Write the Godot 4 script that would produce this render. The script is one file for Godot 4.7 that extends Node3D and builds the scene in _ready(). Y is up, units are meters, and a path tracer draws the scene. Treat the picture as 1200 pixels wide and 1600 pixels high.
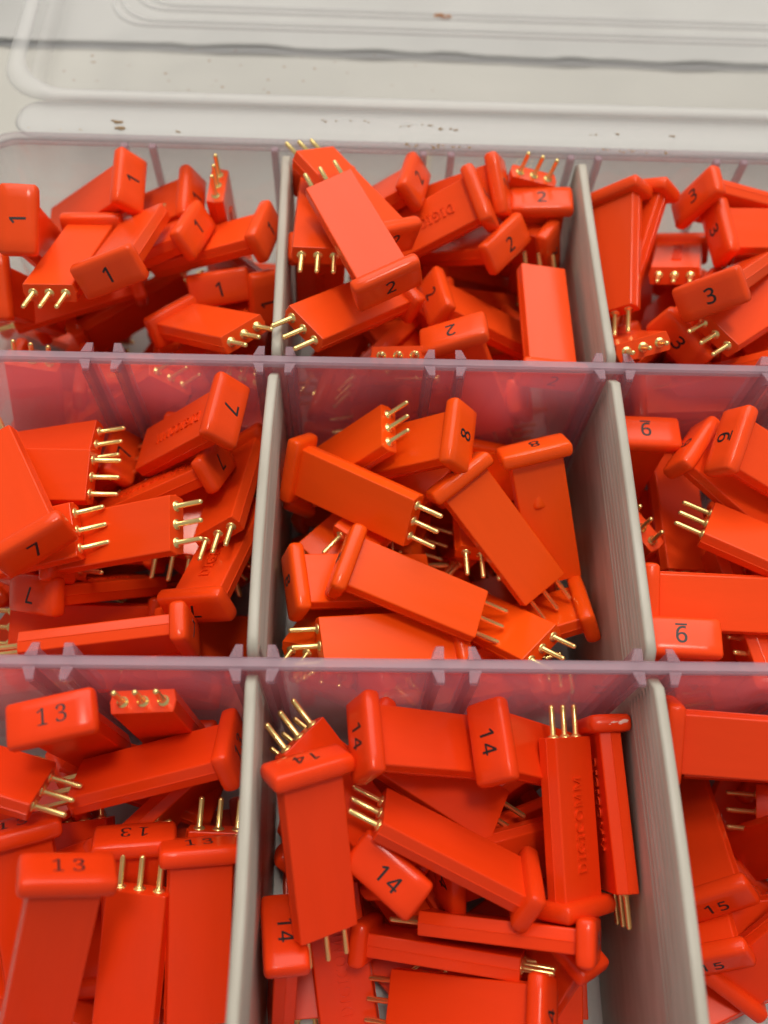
extends Node3D
# A clear parts box full of small three-pin plugs, seen from above. Working unit in the tables: millimetres.
const MM := 0.001
const BODY_W := 8.4
const BODY_T := 3.0
const BODY_L := 20.2
const CAP_F := 2.45
const PIN_L := 4.3
const WALL_REAR := -64.8
const WALL_MID := -20.25
const WALL_FRONT := 25.6
const WALL_END := 70.5
const BOX_LEFT := -50.6
const BOX_RIGHT := 252.4
const FLOOR_Y := -41.6
var M := {}
var used := {}
var rng := RandomNumberGenerator.new()

# ------------------------------------------------------------------ helpers
func numbered(called: String) -> String:
	var n: int = used.get(called, 0)
	used[called] = n + 1
	return called if n == 0 else "%s_%03d" % [called, n]

func tag(o: Node, label: String, category := "", group := "", kind := "") -> void:
	if label: o.set_meta("label", label)
	if category: o.set_meta("category", category)
	if group: o.set_meta("group", group)
	if kind: o.set_meta("kind", kind)

func put(called: String, mesh: Mesh, m: Material, parent: Node = self, at := Transform3D()) -> MeshInstance3D:
	var o := MeshInstance3D.new()
	o.name = called
	o.mesh = mesh
	o.material_override = m
	o.transform = at
	parent.add_child(o, true)
	return o

func base(called: String, at := Transform3D()) -> Node3D:
	var o := Node3D.new()
	o.name = numbered(called)
	o.transform = at
	add_child(o)
	return o

func st_new(smooth := true) -> SurfaceTool:
	var st := SurfaceTool.new()
	st.begin(Mesh.PRIMITIVE_TRIANGLES)
	st.set_smooth_group(0 if smooth else -1)
	return st

func quad(st: SurfaceTool, a: Vector3, b: Vector3, c: Vector3, d: Vector3) -> void:
	for v in [a, b, c, a, c, d]: st.add_vertex(v * MM)

func done(st: SurfaceTool) -> ArrayMesh:
	st.generate_normals()
	return st.commit()

# chamfered box in millimetres, from corner lo to corner hi
func box_into(st: SurfaceTool, lo: Vector3, hi: Vector3, ch := 0.15) -> void:
	var c := (lo + hi) / 2.0
	var h := (hi - lo) / 2.0
	var k: float = min(ch, min(h.x, min(h.y, h.z)) * 0.6)
	var ax := [Vector3.RIGHT, Vector3.UP, Vector3.BACK]
	for i in 3:
		for s in [-1.0, 1.0]:
			var n: Vector3 = ax[i] * s
			var u: Vector3 = ax[(i + 1) % 3]
			var v: Vector3 = ax[(i + 2) % 3] * s
			var hu: float = h[(i + 1) % 3] - k
			var hv: float = h[(i + 2) % 3] - k
			var o: Vector3 = c + n * h[i]
			quad(st, o - u * hu - v * hv, o - u * hu + v * hv, o + u * hu + v * hv, o + u * hu - v * hv)
	for i in 3:
		var j := (i + 1) % 3
		var l := (i + 2) % 3
		for s in [-1.0, 1.0]:
			for t in [-1.0, 1.0]:
				var p: Vector3 = c + ax[i] * s * h[i] + ax[j] * t * (h[j] - k)
				var q: Vector3 = c + ax[i] * s * (h[i] - k) + ax[j] * t * h[j]
				var e: Vector3 = ax[l] * (h[l] - k)
				if s * t > 0: quad(st, p - e, p + e, q + e, q - e)
				else: quad(st, q - e, q + e, p + e, p - e)
	for s in [-1.0, 1.0]:
		for t in [-1.0, 1.0]:
			for w in [-1.0, 1.0]:
				var sg := Vector3(s, t, w)
				var a: Vector3 = c + sg * Vector3(h.x, h.y - k, h.z - k)
				var b: Vector3 = c + sg * Vector3(h.x - k, h.y, h.z - k)
				var d: Vector3 = c + sg * Vector3(h.x - k, h.y - k, h.z)
				if s * t * w > 0: b = c + sg * Vector3(h.x - k, h.y - k, h.z); d = c + sg * Vector3(h.x - k, h.y, h.z - k)
				for x in [a, b, d]: st.add_vertex(x * MM)

func box_mesh(lo: Vector3, hi: Vector3, ch := 0.15) -> ArrayMesh:
	var st := st_new(false)
	box_into(st, lo, hi, ch)
	return done(st)

# surface of turned rings along local z: each ring is an array of equal length
func rings_into(st: SurfaceTool, rings: Array, close_start := true, close_end := true) -> void:
	var n: int = rings[0].size()
	for r in rings.size() - 1:
		for i in n:
			var j := (i + 1) % n
			quad(st, rings[r][i], rings[r + 1][i], rings[r + 1][j], rings[r][j])
	for e in [0, 1]:
		if (e == 0 and not close_start) or (e == 1 and not close_end): continue
		var ring: Array = rings[0] if e == 0 else rings[-1]
		var mid := Vector3.ZERO
		for v in ring: mid += v / n
		for i in n:
			var j := (i + 1) % n
			for v in ([mid, ring[i], ring[j]] if e == 0 else [mid, ring[j], ring[i]]): st.add_vertex(v * MM)

# ------------------------------------------------------------------ plug parts
func body_section(grow: float) -> Array:
	# V-sided outline with rounded corners and a fine parting line half way up each side
	var w := BODY_W / 2.0
	var t := BODY_T / 2.0
	var wf := w - 0.24
	var out := []
	var r := 0.24
	for q in 4:
		var sx := 1.0 if q in [0, 3] else -1.0
		var sy := 1.0 if q in [0, 1] else -1.0
		var c := Vector2(sx * (wf - r), sy * (t - r))
		var a0: float = [0.0, 90.0, 180.0, 270.0][q]
		for k in 4:
			var a := deg_to_rad(a0 + 8.0 + k * 27.0 if q in [0, 2] else a0 + k * 27.0 + 1.0)
			out.append(c + Vector2(cos(a), sin(a)) * r)
		if q in [1, 3]:   # parting line between this corner and the next
			var s := -1.0 if q == 1 else 1.0
			var dir := -1.0 if q == 1 else 1.0
			out.append(Vector2(s * (w - 0.02), -dir * 0.09))
			out.append(Vector2(s * (w + 0.05), -dir * 0.03))
			out.append(Vector2(s * (w + 0.05), dir * 0.03))
			out.append(Vector2(s * (w - 0.02), dir * 0.09))
	var res := []
	for p in out: res.append(p * (1.0 + grow / p.length()))
	return res

func body_mesh() -> ArrayMesh:
	var st := st_new(false)
	var rings := []
	for zr in [[-0.6, 0.0], [0.0, 0.0], [BODY_L - 0.12, -0.05], [BODY_L, -0.17]]:
		var ring := []
		for p in body_section(zr[1]): ring.append(Vector3(p.x, p.y, zr[0]))
		rings.append(ring)
	rings_into(st, rings)
	return done(st)

func cap_mesh(seed_no: int) -> ArrayMesh:
	# pillow bar: box with fully rounded rim, slightly uneven
	var st := st_new(true)
	var h := Vector3(BODY_W / 2.0 + 1.2, BODY_T / 2.0 + 1.4, CAP_F / 2.0)
	var r := Vector3(0.85, 0.85, 1.05)
	var noise := FastNoiseLite.new()
	noise.seed = seed_no
	noise.frequency = 0.35
	var steps := [-1.0, -0.92, -0.7, -0.38, 0.0, 0.38, 0.7, 0.92, 1.0]
	var pts := {}
	var at := func(d: Vector3) -> Vector3:
		var inner := h - r
		var q := Vector3()
		var off := Vector3()
		for i in 3:
			var f: float = d[i]
			q[i] = clampf(f * 1.7, -1.0, 1.0) * inner[i] if absf(f) < 0.99 else signf(f) * inner[i]
			off[i] = signf(f) * maxf(absf(f) - 0.55, 0.0) / 0.45
		if off.length() > 0.0: off = off.normalized()
		var p := q + off * r
		return p * (1.0 + 0.010 * noise.get_noise_3dv(p * 1.5))
	for i in 3:
		for s in [-1.0, 1.0]:
			for a in steps.size() - 1:
				for b in steps.size() - 1:
					var v := []
					for e in [[a, b], [a, b + 1], [a + 1, b + 1], [a + 1, b]]:
						var d := Vector3()
						d[i] = s
						d[(i + 1) % 3] = steps[e[0]]
						d[(i + 2) % 3] = steps[e[1]] * s
						v.append(at.call(d))
					quad(st, v[0], v[1], v[2], v[3])
	return done(st)

func pin_mesh() -> ArrayMesh:
	var st := st_new(true)
	var rings := []
	for zr in [[-0.3, 0.8], [0.0, 0.8], [0.14, 0.74], [0.2, 0.62], [0.3, 0.5], [0.42, 0.38], [PIN_L - 0.42, 0.37], [PIN_L - 0.2, 0.34], [PIN_L - 0.06, 0.22], [PIN_L, 0.08]]:
		var ring := []
		for k in 14: ring.append(Vector3(cos(TAU * k / 14.0) * zr[1], sin(TAU * k / 14.0) * zr[1], zr[0]))
		rings.append(ring)
	rings_into(st, rings)
	return done(st)

func text_mesh(text: String, fontname: String, height: float, depth: float, spacing := 0) -> Mesh:
	var f := SystemFont.new()
	f.font_names = PackedStringArray([fontname])
	var font: Font = f
	if true:
		var fv := FontVariation.new()
		fv.variation_embolden = 0.35 if depth < 0.1 and fontname == "Droid Sans" else 0.0
		fv.base_font = f
		fv.spacing_glyph = spacing
		font = fv
	var t := TextMesh.new()
	t.font = font
	t.text = text
	t.font_size = 64
	t.pixel_size = 0.01
	var k := height * MM / 0.46
	t.depth = depth * MM / k
	t.curve_step = 3.0
	var st := SurfaceTool.new()
	st.begin(Mesh.PRIMITIVE_TRIANGLES)
	st.append_from(t, 0, Transform3D(Basis.from_scale(Vector3.ONE * k), Vector3.ZERO))
	return st.commit()

func scuff_mesh(seed_no: int) -> ArrayMesh:
	# ragged flake of whitened plastic on the end of a cap (faces +x)
	var st := st_new(false)
	var r := RandomNumberGenerator.new()
	r.seed = seed_no
	for k in 9:
		var c := Vector2(r.randf_range(-1.7, 1.7), r.randf_range(-0.45, 0.45))
		var n := 9
		var ring := []
		var l := r.randf_range(0.25, 0.75)
		var tilt := r.randf_range(-0.3, 0.3)
		for i in n:
			var a := TAU * i / n
			var p := Vector2(cos(a) * l, sin(a) * 0.17) * r.randf_range(0.5, 1.3)
			p = p.rotated(tilt) + c
			ring.append(Vector3(1.12 + r.randf_range(0.0, 0.03) - p.y * p.y * 0.42, p.x, p.y))
		for i in n:
			for v in [Vector3(1.16 - c.y * c.y * 0.42, c.x, c.y), ring[(i + 1) % n], ring[i]]: st.add_vertex(v * MM)
	return done(st)

# ------------------------------------------------------------------ materials
func mat(called: String, c: Color, rough: float, spec := 0.5) -> StandardMaterial3D:
	var m := StandardMaterial3D.new()
	m.resource_name = called
	m.albedo_color = c.linear_to_srgb()
	m.roughness = rough
	m.metallic_specular = spec
	return m

func noise_tex(freq: float, seed_no: int, ramp: Array, normal := 0.0, size := 512) -> NoiseTexture2D:
	var n := FastNoiseLite.new()
	n.seed = seed_no
	n.frequency = freq
	n.fractal_octaves = 4
	var t := NoiseTexture2D.new()
	t.width = size
	t.height = size
	t.seamless = true
	t.noise = n
	if normal > 0.0:
		t.as_normal_map = true
		t.bump_strength = normal
	elif ramp:
		var g := Gradient.new()
		g.offsets = PackedFloat32Array([0.0, 1.0])
		g.colors = PackedColorArray([ramp[0], ramp[1]])
		t.color_ramp = g
	return t

func clear(called: String, c: Color, a: float, rough: float) -> StandardMaterial3D:
	var m := mat(called, c, rough)
	m.transparency = BaseMaterial3D.TRANSPARENCY_ALPHA
	m.albedo_color.a = a
	return m

func materials() -> void:
	var grain := noise_tex(0.02, 3, [], 2.0)
	var gloss := noise_tex(0.008, 8, [Color(0.19, 0.19, 0.19), Color(0.27, 0.27, 0.27)])
	# batch colour per number, with weaker light on sevens and front row painted in
	var batch_shade_tints := {"1": Color(0.92, 0.078, 0.010), "2": Color(0.94, 0.080, 0.010), "3": Color(0.92, 0.074, 0.010), "7": Color(0.90, 0.066, 0.007), "8": Color(0.97, 0.090, 0.005), "9": Color(0.97, 0.076, 0.010), "13": Color(0.86, 0.049, 0.006), "14": Color(0.87, 0.050, 0.006), "15": Color(0.90, 0.056, 0.007)}
	var wear := noise_tex(0.008, 31, [Color(0.985, 0.985, 0.985), Color(1, 1, 1)])
	for b in batch_shade_tints:
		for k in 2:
			var m := mat("orange_plastic", batch_shade_tints[b] * (1.0 if k == 0 else 0.93), 1.0, 0.36)
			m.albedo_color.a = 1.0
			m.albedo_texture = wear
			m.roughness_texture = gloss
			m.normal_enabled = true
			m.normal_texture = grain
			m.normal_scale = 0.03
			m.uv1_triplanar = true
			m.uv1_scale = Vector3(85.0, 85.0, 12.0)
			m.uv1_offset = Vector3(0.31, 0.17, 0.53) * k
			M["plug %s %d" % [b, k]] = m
	M.gold = mat("gold_plate", Color(1.0, 0.76, 0.30), 0.27)
	M.gold.metallic = 0.88
	M.ink = mat("black_print", Color(0.012, 0.010, 0.010), 0.5)
	M.scuff = mat("whitened_plastic", Color(0.86, 0.50, 0.42), 0.35)
	M.divider = mat("ivory_plastic", Color(0.60, 0.57, 0.50), 0.42)
	M.divider.backlight_enabled = true
	M.divider.backlight = Color(0.20, 0.17, 0.14).linear_to_srgb()
	M.divider.albedo_texture = noise_tex(0.012, 44, [Color(0.86, 0.85, 0.83), Color(1, 1, 1)])
	M.divider.roughness_texture = noise_tex(0.01, 5, [Color(0.36, 0.36, 0.36), Color(0.5, 0.5, 0.5)])
	M.divider.roughness = 1.0
	M.divider.uv1_triplanar = true
	M.divider.uv1_scale = Vector3(30.0, 50.0, 7.0)
	M.wall = clear("frosted_clear_plastic", Color(0.50, 0.42, 0.46), 0.12, 0.12)
	M.cross = clear("frosted_red_bounce_partition", Color(0.98, 0.44, 0.50), 0.18, 0.08)  # lilac tint, with red light scattered from the plugs put into the colour
	M.cross.backlight_enabled = true
	M.cross.backlight = Color(0.30, 0.12, 0.15).linear_to_srgb()
	M.rear_edge = clear("clear_rim_plastic", Color(0.46, 0.40, 0.43), 0.34, 0.3)
	M.edge = clear("frosted_clear_edge", Color(0.44, 0.31, 0.375), 0.52, 0.45)
	M.rib = clear("frosted_clear_rib", Color(0.48, 0.31, 0.38), 0.42, 0.45)
	M.lid = clear("clear_lid_plastic", Color(0.60, 0.60, 0.60), 0.16, 0.30)
	M.lid_edge = clear("milky_lid_plastic", Color(0.58, 0.585, 0.585), 0.45, 0.35)
	M.bottom = clear("frosted_clear_bottom", Color(0.75, 0.72, 0.70), 0.30, 0.3)
	M.table = mat("pale_tabletop", Color(0.49, 0.487, 0.45), 0.55)
	var tt := noise_tex(0.006, 21, [Color(0.93, 0.93, 0.93), Color(1, 1, 1)])
	M.table.albedo_texture = tt
	M.table.uv1_triplanar = true
	M.table.uv1_scale = Vector3.ONE * 4.0
	M.sheet = mat("grey_mat", Color(0.455, 0.46, 0.452), 0.7)
	M.sheet.albedo_texture = tt
	M.sheet.uv1_triplanar = true
	M.sheet.uv1_scale = Vector3.ONE * 6.0
	M.fold = mat("shadow_line_edge", Color(0.44, 0.455, 0.48), 0.7)  # stands in for a dark shadow line across the table
	M.dirt = mat("brown_dirt", Color(0.26, 0.17, 0.09), 0.9)
	M.crumb = mat("orange_crumb", Color(0.34, 0.13, 0.03), 0.8)

# ------------------------------------------------------------------ the plugs
var shape := {}
func number_for(text: String) -> Mesh:
	if not shape.has(text):
		shape[text] = text_mesh(text, "Droid Serif" if text == "13" else "Droid Sans", 2.35 if text.length() == 1 else 2.05, 0.04, 14 if text == "13" else 7)
	return shape[text]

func plug(digits: String, xf: Transform3D, label: String, group: String, embossed: bool, scuffed: int) -> Node3D:
	var o := base("plug", xf)
	tag(o, label, "plug", group)
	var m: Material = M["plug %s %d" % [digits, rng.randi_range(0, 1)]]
	var b := put("body", shape.body, m, o)
	if embossed:
		put("lettering", shape.lettering, m, b, Transform3D(Basis(Vector3(0, 0, 1), Vector3(1, 0, 0), Vector3(0, 1, 0)), Vector3(0, BODY_T / 2.0 + 0.04, BODY_L * 0.45) * MM))
	var c := put("cap", shape.caps[rng.randi_range(0, 2)], m, o, Transform3D(Basis(), Vector3(0, 0, -CAP_F / 2.0) * MM))
	var jig := Vector3(rng.randf_range(-0.35, 0.35), rng.randf_range(-0.2, 0.2), -CAP_F / 2.0 - 0.012)
	put("number", number_for(digits), M.ink, c, Transform3D(Basis(Vector3(1, 0, 0), Vector3(0, -1, 0), Vector3(0, 0, -1)).rotated(Vector3(0, 0, 1), rng.randf_range(-0.05, 0.05)), jig * MM))
	if digits == "9":
		put("underline", box_mesh(Vector3(-0.8, -1.52, -0.02), Vector3(0.8, -1.27, 0.02), 0.005), M.ink, c, Transform3D(Basis(Vector3(1, 0, 0), Vector3(0, -1, 0), Vector3(0, 0, -1)), jig * MM))
	if scuffed:
		put("scuff", scuff_mesh(o.get_index()), M.scuff, c, Transform3D(Basis.from_scale(Vector3.ONE) if scuffed > 0 else Basis(Vector3(0, 0, 1), PI), Vector3(float(scuffed) * (BODY_W / 2.0 + 1.2 - 1.13), 0, 0) * MM))
	for k in 3:
		put("pin", shape.pin, M.gold, o, Transform3D(Basis(), Vector3((k - 1) * 2.54, 0, BODY_L) * MM))
	return o

func build_plugs() -> void:
	shape.body = body_mesh()
	shape.caps = [cap_mesh(1), cap_mesh(2), cap_mesh(3)]
	shape.pin = pin_mesh()
	shape.lettering = text_mesh("DIGICOMM", "Droid Sans", 1.65, 0.34, 2)
	var where := {"1": "ones", "2": "twos", "3": "threes", "7": "sevens", "8": "eights", "9": "nines", "13": "thirteens", "14": "fourteens", "15": "fifteens"}
	# digits, place in mm, turn as a quaternion, 1 = raised lettering, scuffed cap end (-1, 0, 1), label
	var rows := [
		["1", -39.39, 3.05, -42.44, 0.6210, 0.5899, -0.3878, 0.3405, 0, 0, "plug marked 1 standing upright against the far left edge, cap facing up"],
		["1", -27.17, -3.38, -57.45, 0.6776, 0.3023, -0.6443, 0.1852, 0, 0, "rear plug marked 1 leaning with its cap raised toward the hinge, left of centre"],
		["1", -32.59, -7.35, -50.46, -0.0375, 0.1807, 0.9821, -0.0365, 0, 0, "plug among the ones with flat face up, cap to the rear, three pins to front"],
		["1", -24.83, 2.18, -34.59, 0.9553, 0.2020, -0.0133, 0.2155, 0, 0, "plug marked 1 whose capped end points at the viewer in the middle of its compartment"],
		["1", -17.87, -8.00, -59.03, 0.6859, 0.2086, -0.6830, 0.1400, 0, 0, "plug marked 1 half hidden behind the raised leaning one, pins buried"],
		["1", -16.36, -6.27, -50.07, 0.7172, 0.0838, -0.6236, 0.2997, 0, 0, "plug marked 1 with slanted cap end just left of the upright pins"],
		["1", -11.43, -25.27, -58.89, -0.4959, -0.5266, -0.4873, 0.4893, 1, 0, "plug standing on its cap by the rear wall of the ones, pins straight up"],
		["1", -4.76, -6.48, -50.64, 0.7310, 0.0654, -0.6373, 0.2349, 0, 1, "plug marked 1 lying against the left divider, cap pressed to the divider at the rear"],
		["1", -11.28, -13.29, -44.78, 0.9377, 0.0800, -0.0373, 0.3361, 0, 1, "plug marked 1 with cap end below the one that touches the left divider"],
		["1", -4.30, -14.48, -43.45, 0.7117, 0.6169, -0.3334, -0.0427, 0, 0, "plug marked 1 with cap end partly hidden behind the left divider's front half"],
		["1", -17.74, -14.08, -37.76, -0.3775, -0.2931, -0.8770, 0.0507, 0, -1, "plug among the ones whose three pins reach over the left divider's front end"],
		["1", -37.01, -26.62, -43.55, -0.6386, 0.6041, -0.2886, 0.3795, 0, 0, "wide red plug under the ones lying behind the clear front wall, cap toward the wall"],
		["1", -28.37, -14.76, -47.95, -0.5335, -0.1235, 0.8176, 0.1777, 0, 0, "plug among the ones lying on edge beneath the flat plug with forward pins"],
		["1", -42.76, -28.02, -23.69, -0.7256, 0.0742, -0.0826, 0.6791, 0, 0, "plug standing pins up against the clear wall at the front of the ones, far left"],
		["1", -45.19, -6.16, -36.97, 0.5475, 0.6589, -0.3413, 0.3868, 0, 0, "plug marked 1 cut off by the left frame edge below the upright far left one"],
		["1", -31.96, -25.00, -23.87, -0.6527, 0.2854, -0.2745, 0.6458, 0, 0, "plug behind the clear wall in the ones, its pins seen through the wall"],
		["2", 16.39, 1.94, -43.27, 0.9367, -0.1621, -0.3055, 0.0548, 0, 0, "plug in the twos with pins jutting over the rear end of the left divider"],
		["2", 15.97, 5.73, -31.10, 0.9739, 0.0820, -0.2114, -0.0092, 0, 0, "topmost plug marked 2, flat face up, pins toward the hinge, lying across the others"],
		["2", 6.17, -3.62, -58.94, 0.0053, -0.1117, -0.9937, -0.0055, 0, 0, "plug in the twos along the left divider with pins pointing at the front"],
		["2", 5.99, -5.38, -45.28, 0.7418, -0.0072, -0.0268, 0.6700, 1, 0, "embossed plug in the twos deep beside the left divider under the pins"],
		["2", 17.55, -7.44, -39.31, -0.3852, 0.1468, 0.9039, 0.1140, 0, 0, "plug in the twos with three pins crossing the left divider near the front wall"],
		["2", 18.27, -20.57, -33.92, -0.0143, -0.4935, -0.8695, 0.0136, 0, 0, "plug in the twos standing with pins up at the clear front wall, pale end face"],
		["2", 27.50, -3.34, -26.60, -0.1560, 0.6177, -0.7615, 0.1198, 0, 0, "plug with an upside-down 2 on its cap behind the clear front wall"],
		["2", 26.18, -9.11, -39.27, 0.6965, -0.1163, 0.6434, 0.2957, 0, 0, "plug marked 2 in the middle of its compartment, cap to the left, half tilted"],
		["2", 25.23, -18.54, -52.95, -0.2748, 0.7777, -0.4783, 0.3016, 0, 0, "plug in the twos lying on edge above the one with the tilted cap"],
		["2", 25.43, -16.34, -45.81, -0.2146, 0.8159, -0.4391, 0.3090, 0, 0, "pinkish shiny plug edge in the twos, lying beneath the edge-on plug"],
		["2", 43.12, -8.59, -25.70, 0.9971, -0.0751, 0.0025, 0.0105, 0, 0, "plug in the twos standing flat face forward with pins up near the right divider"],
		["2", 35.88, -5.89, -48.93, 0.8496, 0.1240, -0.4152, 0.3006, 0, 0, "plug marked 2 with slanted cap end left of the pins by the right divider"],
		["2", 44.41, -11.14, -52.86, -0.5706, -0.6579, 0.4100, 0.2710, 0, 0, "plug in the twos with cap behind the upright pins near the right divider"],
		["2", 43.42, -5.71, -57.16, 0.6883, 0.0157, 0.0443, 0.7239, 0, 0, "plug marked 2 standing cap up by the rear of the right divider"],
		["2", 37.99, -22.33, -61.41, -0.7052, 0.0445, -0.0970, 0.7009, 0, 0, "plug in the twos standing with three pins up in the rear right corner"],
		["2", 31.05, -1.07, -53.43, 0.2734, -0.5867, 0.0752, 0.7585, 1, 0, "plug in the twos with raised lettering and a long slanted cap at the rear"],
		["2", 34.80, -2.86, -58.21, 0.6371, 0.3309, -0.6960, 0.0108, 0, 0, "plug in the twos at the rear wall, cap just right of the embossed one's cap"],
		["2", 20.33, -2.17, -58.02, 0.6976, 0.1332, -0.6211, 0.3314, 0, 0, "rear plug marked 2 tilted with its cap up, left of the embossed one"],
		["2", 25.26, -34.51, -37.95, -0.5460, -0.4438, 0.5623, 0.4344, 0, 0, "plug lying low behind the clear wall of the twos, pins to the left"],
		["3", 56.36, -4.16, -57.15, 0.0805, 0.1032, -0.9052, 0.4043, 0, 0, "tall plug in the threes standing against the right divider, pins down"],
		["3", 61.48, -5.25, -59.44, 0.2153, 0.1193, -0.9016, 0.3559, 0, 0, "narrow plug in the threes leaning edge-on beside the tall one"],
		["3", 71.63, -17.32, -59.28, -0.2988, -0.1436, 0.0975, 0.9384, 1, 0, "plug in the threes with faint raised lettering and pins pointing to the front"],
		["3", 71.06, -3.53, -57.82, 0.6300, 0.4021, 0.4014, 0.5294, 0, 0, "rear plug marked 3 with slanted cap at the hinge side"],
		["3", 74.54, -4.66, -51.60, 0.7494, -0.1056, 0.6537, -0.0045, 0, 0, "plug marked 3 with bright flat face at the right edge of the threes"],
		["3", 66.38, 2.58, -32.23, 0.8512, 0.3298, 0.2183, 0.3451, 0, 0, "plug marked 3 whose upright cap end faces the viewer above slanting pins"],
		["3", 82.61, -7.52, -40.81, -0.4207, 0.1031, 0.8969, 0.0890, 0, 0, "plug in the threes with three pins slanting down left below the upright 3"],
		["3", 56.87, -17.01, -37.09, -0.0383, -0.4356, -0.8875, 0.1453, 0, 0, "plug in the threes standing pins up at the front end of the right divider"],
		["3", 64.66, -6.63, -30.86, 0.9184, -0.1997, 0.3347, 0.0676, 0, 0, "plug marked 3 with tilted cap between the pale pin end and the slanting pins"],
		["7", -30.77, -2.02, 8.21, 0.9539, 0.0912, -0.2721, 0.0877, 0, 0, "big plug marked 7 at the far left with flat face up"],
		["7", -45.72, -9.74, 8.73, -0.7664, 0.0393, -0.6241, 0.1470, 0, 0, "plug in the sevens whose pins cross another flat face, under the big left one"],
		["7", -46.39, -10.67, -5.87, -0.6848, 0.0541, -0.7153, 0.1281, 0, 0, "plug in the sevens with flat face and pins right, behind the big left one"],
		["7", -46.83, -16.64, -11.36, 0.7033, 0.1333, 0.6966, -0.0480, 0, 0, "rearmost flat plug in the sevens, pins right, at the clear wall"],
		["7", -26.60, -20.76, -14.29, 0.5869, 0.2075, -0.6795, 0.3883, 0, 0, "plug marked 7 standing behind the pins near the clear wall"],
		["7", -7.33, -2.27, -12.03, 0.2643, -0.6889, 0.3058, 0.6017, 1, 0, "plug marked 7 with raised lettering, cap tilted up at the rear of the sevens"],
		["7", -10.04, -11.22, -8.04, -0.0693, -0.6262, 0.4164, 0.6555, 1, 0, "plug marked 7 lying on edge just below the large tilted embossed seven"],
		["7", -29.57, -11.60, 4.98, -0.6863, -0.0872, -0.6758, 0.2543, 0, 0, "plug in the middle of the sevens with flat face up and pins to the right"],
		["7", -6.08, -19.74, -15.34, -0.0351, -0.2142, -0.9213, 0.3226, 0, 0, "plug in the sevens beside the left divider with pins pointing down to front"],
		["7", -9.57, -12.77, 12.50, -0.1961, 0.9579, -0.1903, 0.0882, 1, 0, "plug marked 7 with raised lettering, cap to the front, beside the left divider"],
		["7", -33.01, -16.37, 10.66, -0.1530, 0.8145, -0.4958, 0.2594, 1, 0, "plug marked 7 lying on edge at the left with cap end facing out"],
		["7", -20.89, -30.00, 11.51, -0.6767, -0.0541, 0.6890, 0.2539, 0, 0, "pinkish flat plug in the sevens near the front wall, pins off to the left"],
		["7", -11.89, -10.50, 18.46, 0.4802, -0.4574, -0.5157, 0.5425, 0, 1, "long plug lying on edge at the front wall of the sevens, shiny side"],
		["7", -13.08, -19.05, 16.92, 0.6828, -0.4193, 0.5191, 0.2973, 1, 0, "deep red embossed plug at the front wall of the sevens by the left divider"],
		["8", 3.97, -22.22, -11.68, -0.6607, -0.3116, -0.6261, 0.2728, 0, 0, "plug in the eights by the clear wall with three pins raised to the right"],
		["8", 26.42, -5.14, -10.30, 0.7163, 0.2535, -0.6046, 0.2387, 0, 0, "plug marked 8 with its cap upright near the clear wall, digit turned sideways"],
		["8", 4.38, -14.16, -9.41, -0.4709, 0.1264, -0.7530, 0.4419, 0, 0, "plug in the eights lying across the left side, cap at the left divider"],
		["8", 28.46, -8.95, -4.68, 0.3370, -0.2652, 0.9032, -0.0199, 0, 0, "plug in the eights slanting down to the right with cap at upper left"],
		["8", 39.20, -7.78, -8.52, -0.1228, 0.3992, -0.9083, 0.0240, 0, 0, "plug in the eights along the right divider, cap at the rear"],
		["8", 12.29, -12.45, 7.02, 0.5849, -0.0998, 0.8011, 0.0789, 0, 0, "frontmost flat plug in the eights, cap left and pins pointing right"],
		["8", 4.93, -15.82, 8.50, 0.7532, -0.0975, 0.6380, 0.1267, 0, 0, "plug marked 8 lying flat at the left, cap beside the left divider"],
		["8", 26.68, -20.96, 15.19, -0.6392, 0.0991, 0.7556, 0.1028, 0, 0, "plug in the eights at the front wall with two pins pointing left"],
		["8", 28.16, -28.55, 6.92, -0.3689, -0.2943, -0.8748, 0.1099, 0, 0, "plug in the eights at the front wall with short pins pointing lower right"],
		["8", 46.69, -21.46, 10.27, 0.6307, -0.0391, -0.7106, 0.3094, 0, 0, "plug in the eights with its long cap against the right divider near the front"],
		["8", 31.94, -21.86, -16.45, -0.0171, 0.1171, 0.9862, 0.1160, 0, 0, "small deep plug in the centre of the eights, pins toward the front"],
		["8", 40.66, -12.04, -8.27, 0.6539, 0.5076, -0.5266, 0.1937, 0, 0, "flat plug in the eights lying behind the upright cap and right cap"],
		["9", 56.83, -9.99, -13.81, -0.0104, -0.6898, 0.7240, -0.0055, 0, 0, "plug with underlined 9 upside down at the rear of the nines by the divider"],
		["9", 64.29, -7.98, -10.23, 0.4471, -0.1260, 0.8804, 0.0955, 0, 0, "plug in the nines with raised slanted cap between the two marked caps"],
		["9", 67.66, -2.29, -8.26, 0.2389, 0.5573, -0.0361, 0.7944, 0, 0, "plug with underlined 9 turned sideways on its raised cap at the right edge"],
		["9", 56.16, -37.08, -3.71, -0.2842, 0.6093, 0.6537, 0.3474, 0, 0, "plug in the nines with one pin touching the right divider"],
		["9", 81.92, -8.13, 10.66, 0.8500, -0.1199, -0.5021, 0.1051, 0, 0, "plug in the nines with three shiny pins pointing left, cut by the right frame edge"],
		["9", 55.99, -11.82, 12.27, -0.6761, 0.1003, -0.7112, 0.1641, 0, 0, "bright flat plug in the nines with cap along the right divider"],
		["9", 58.03, -10.69, 18.69, -0.0112, 0.6955, -0.7148, 0.0720, 0, 0, "plug with underlined 9 upside down at the front wall of the nines"],
		["13", -23.71, -2.61, 32.46, 0.7107, 0.0906, -0.0701, 0.6941, 0, 0, "plug marked 13 with cap end facing the viewer at the clear wall"],
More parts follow.
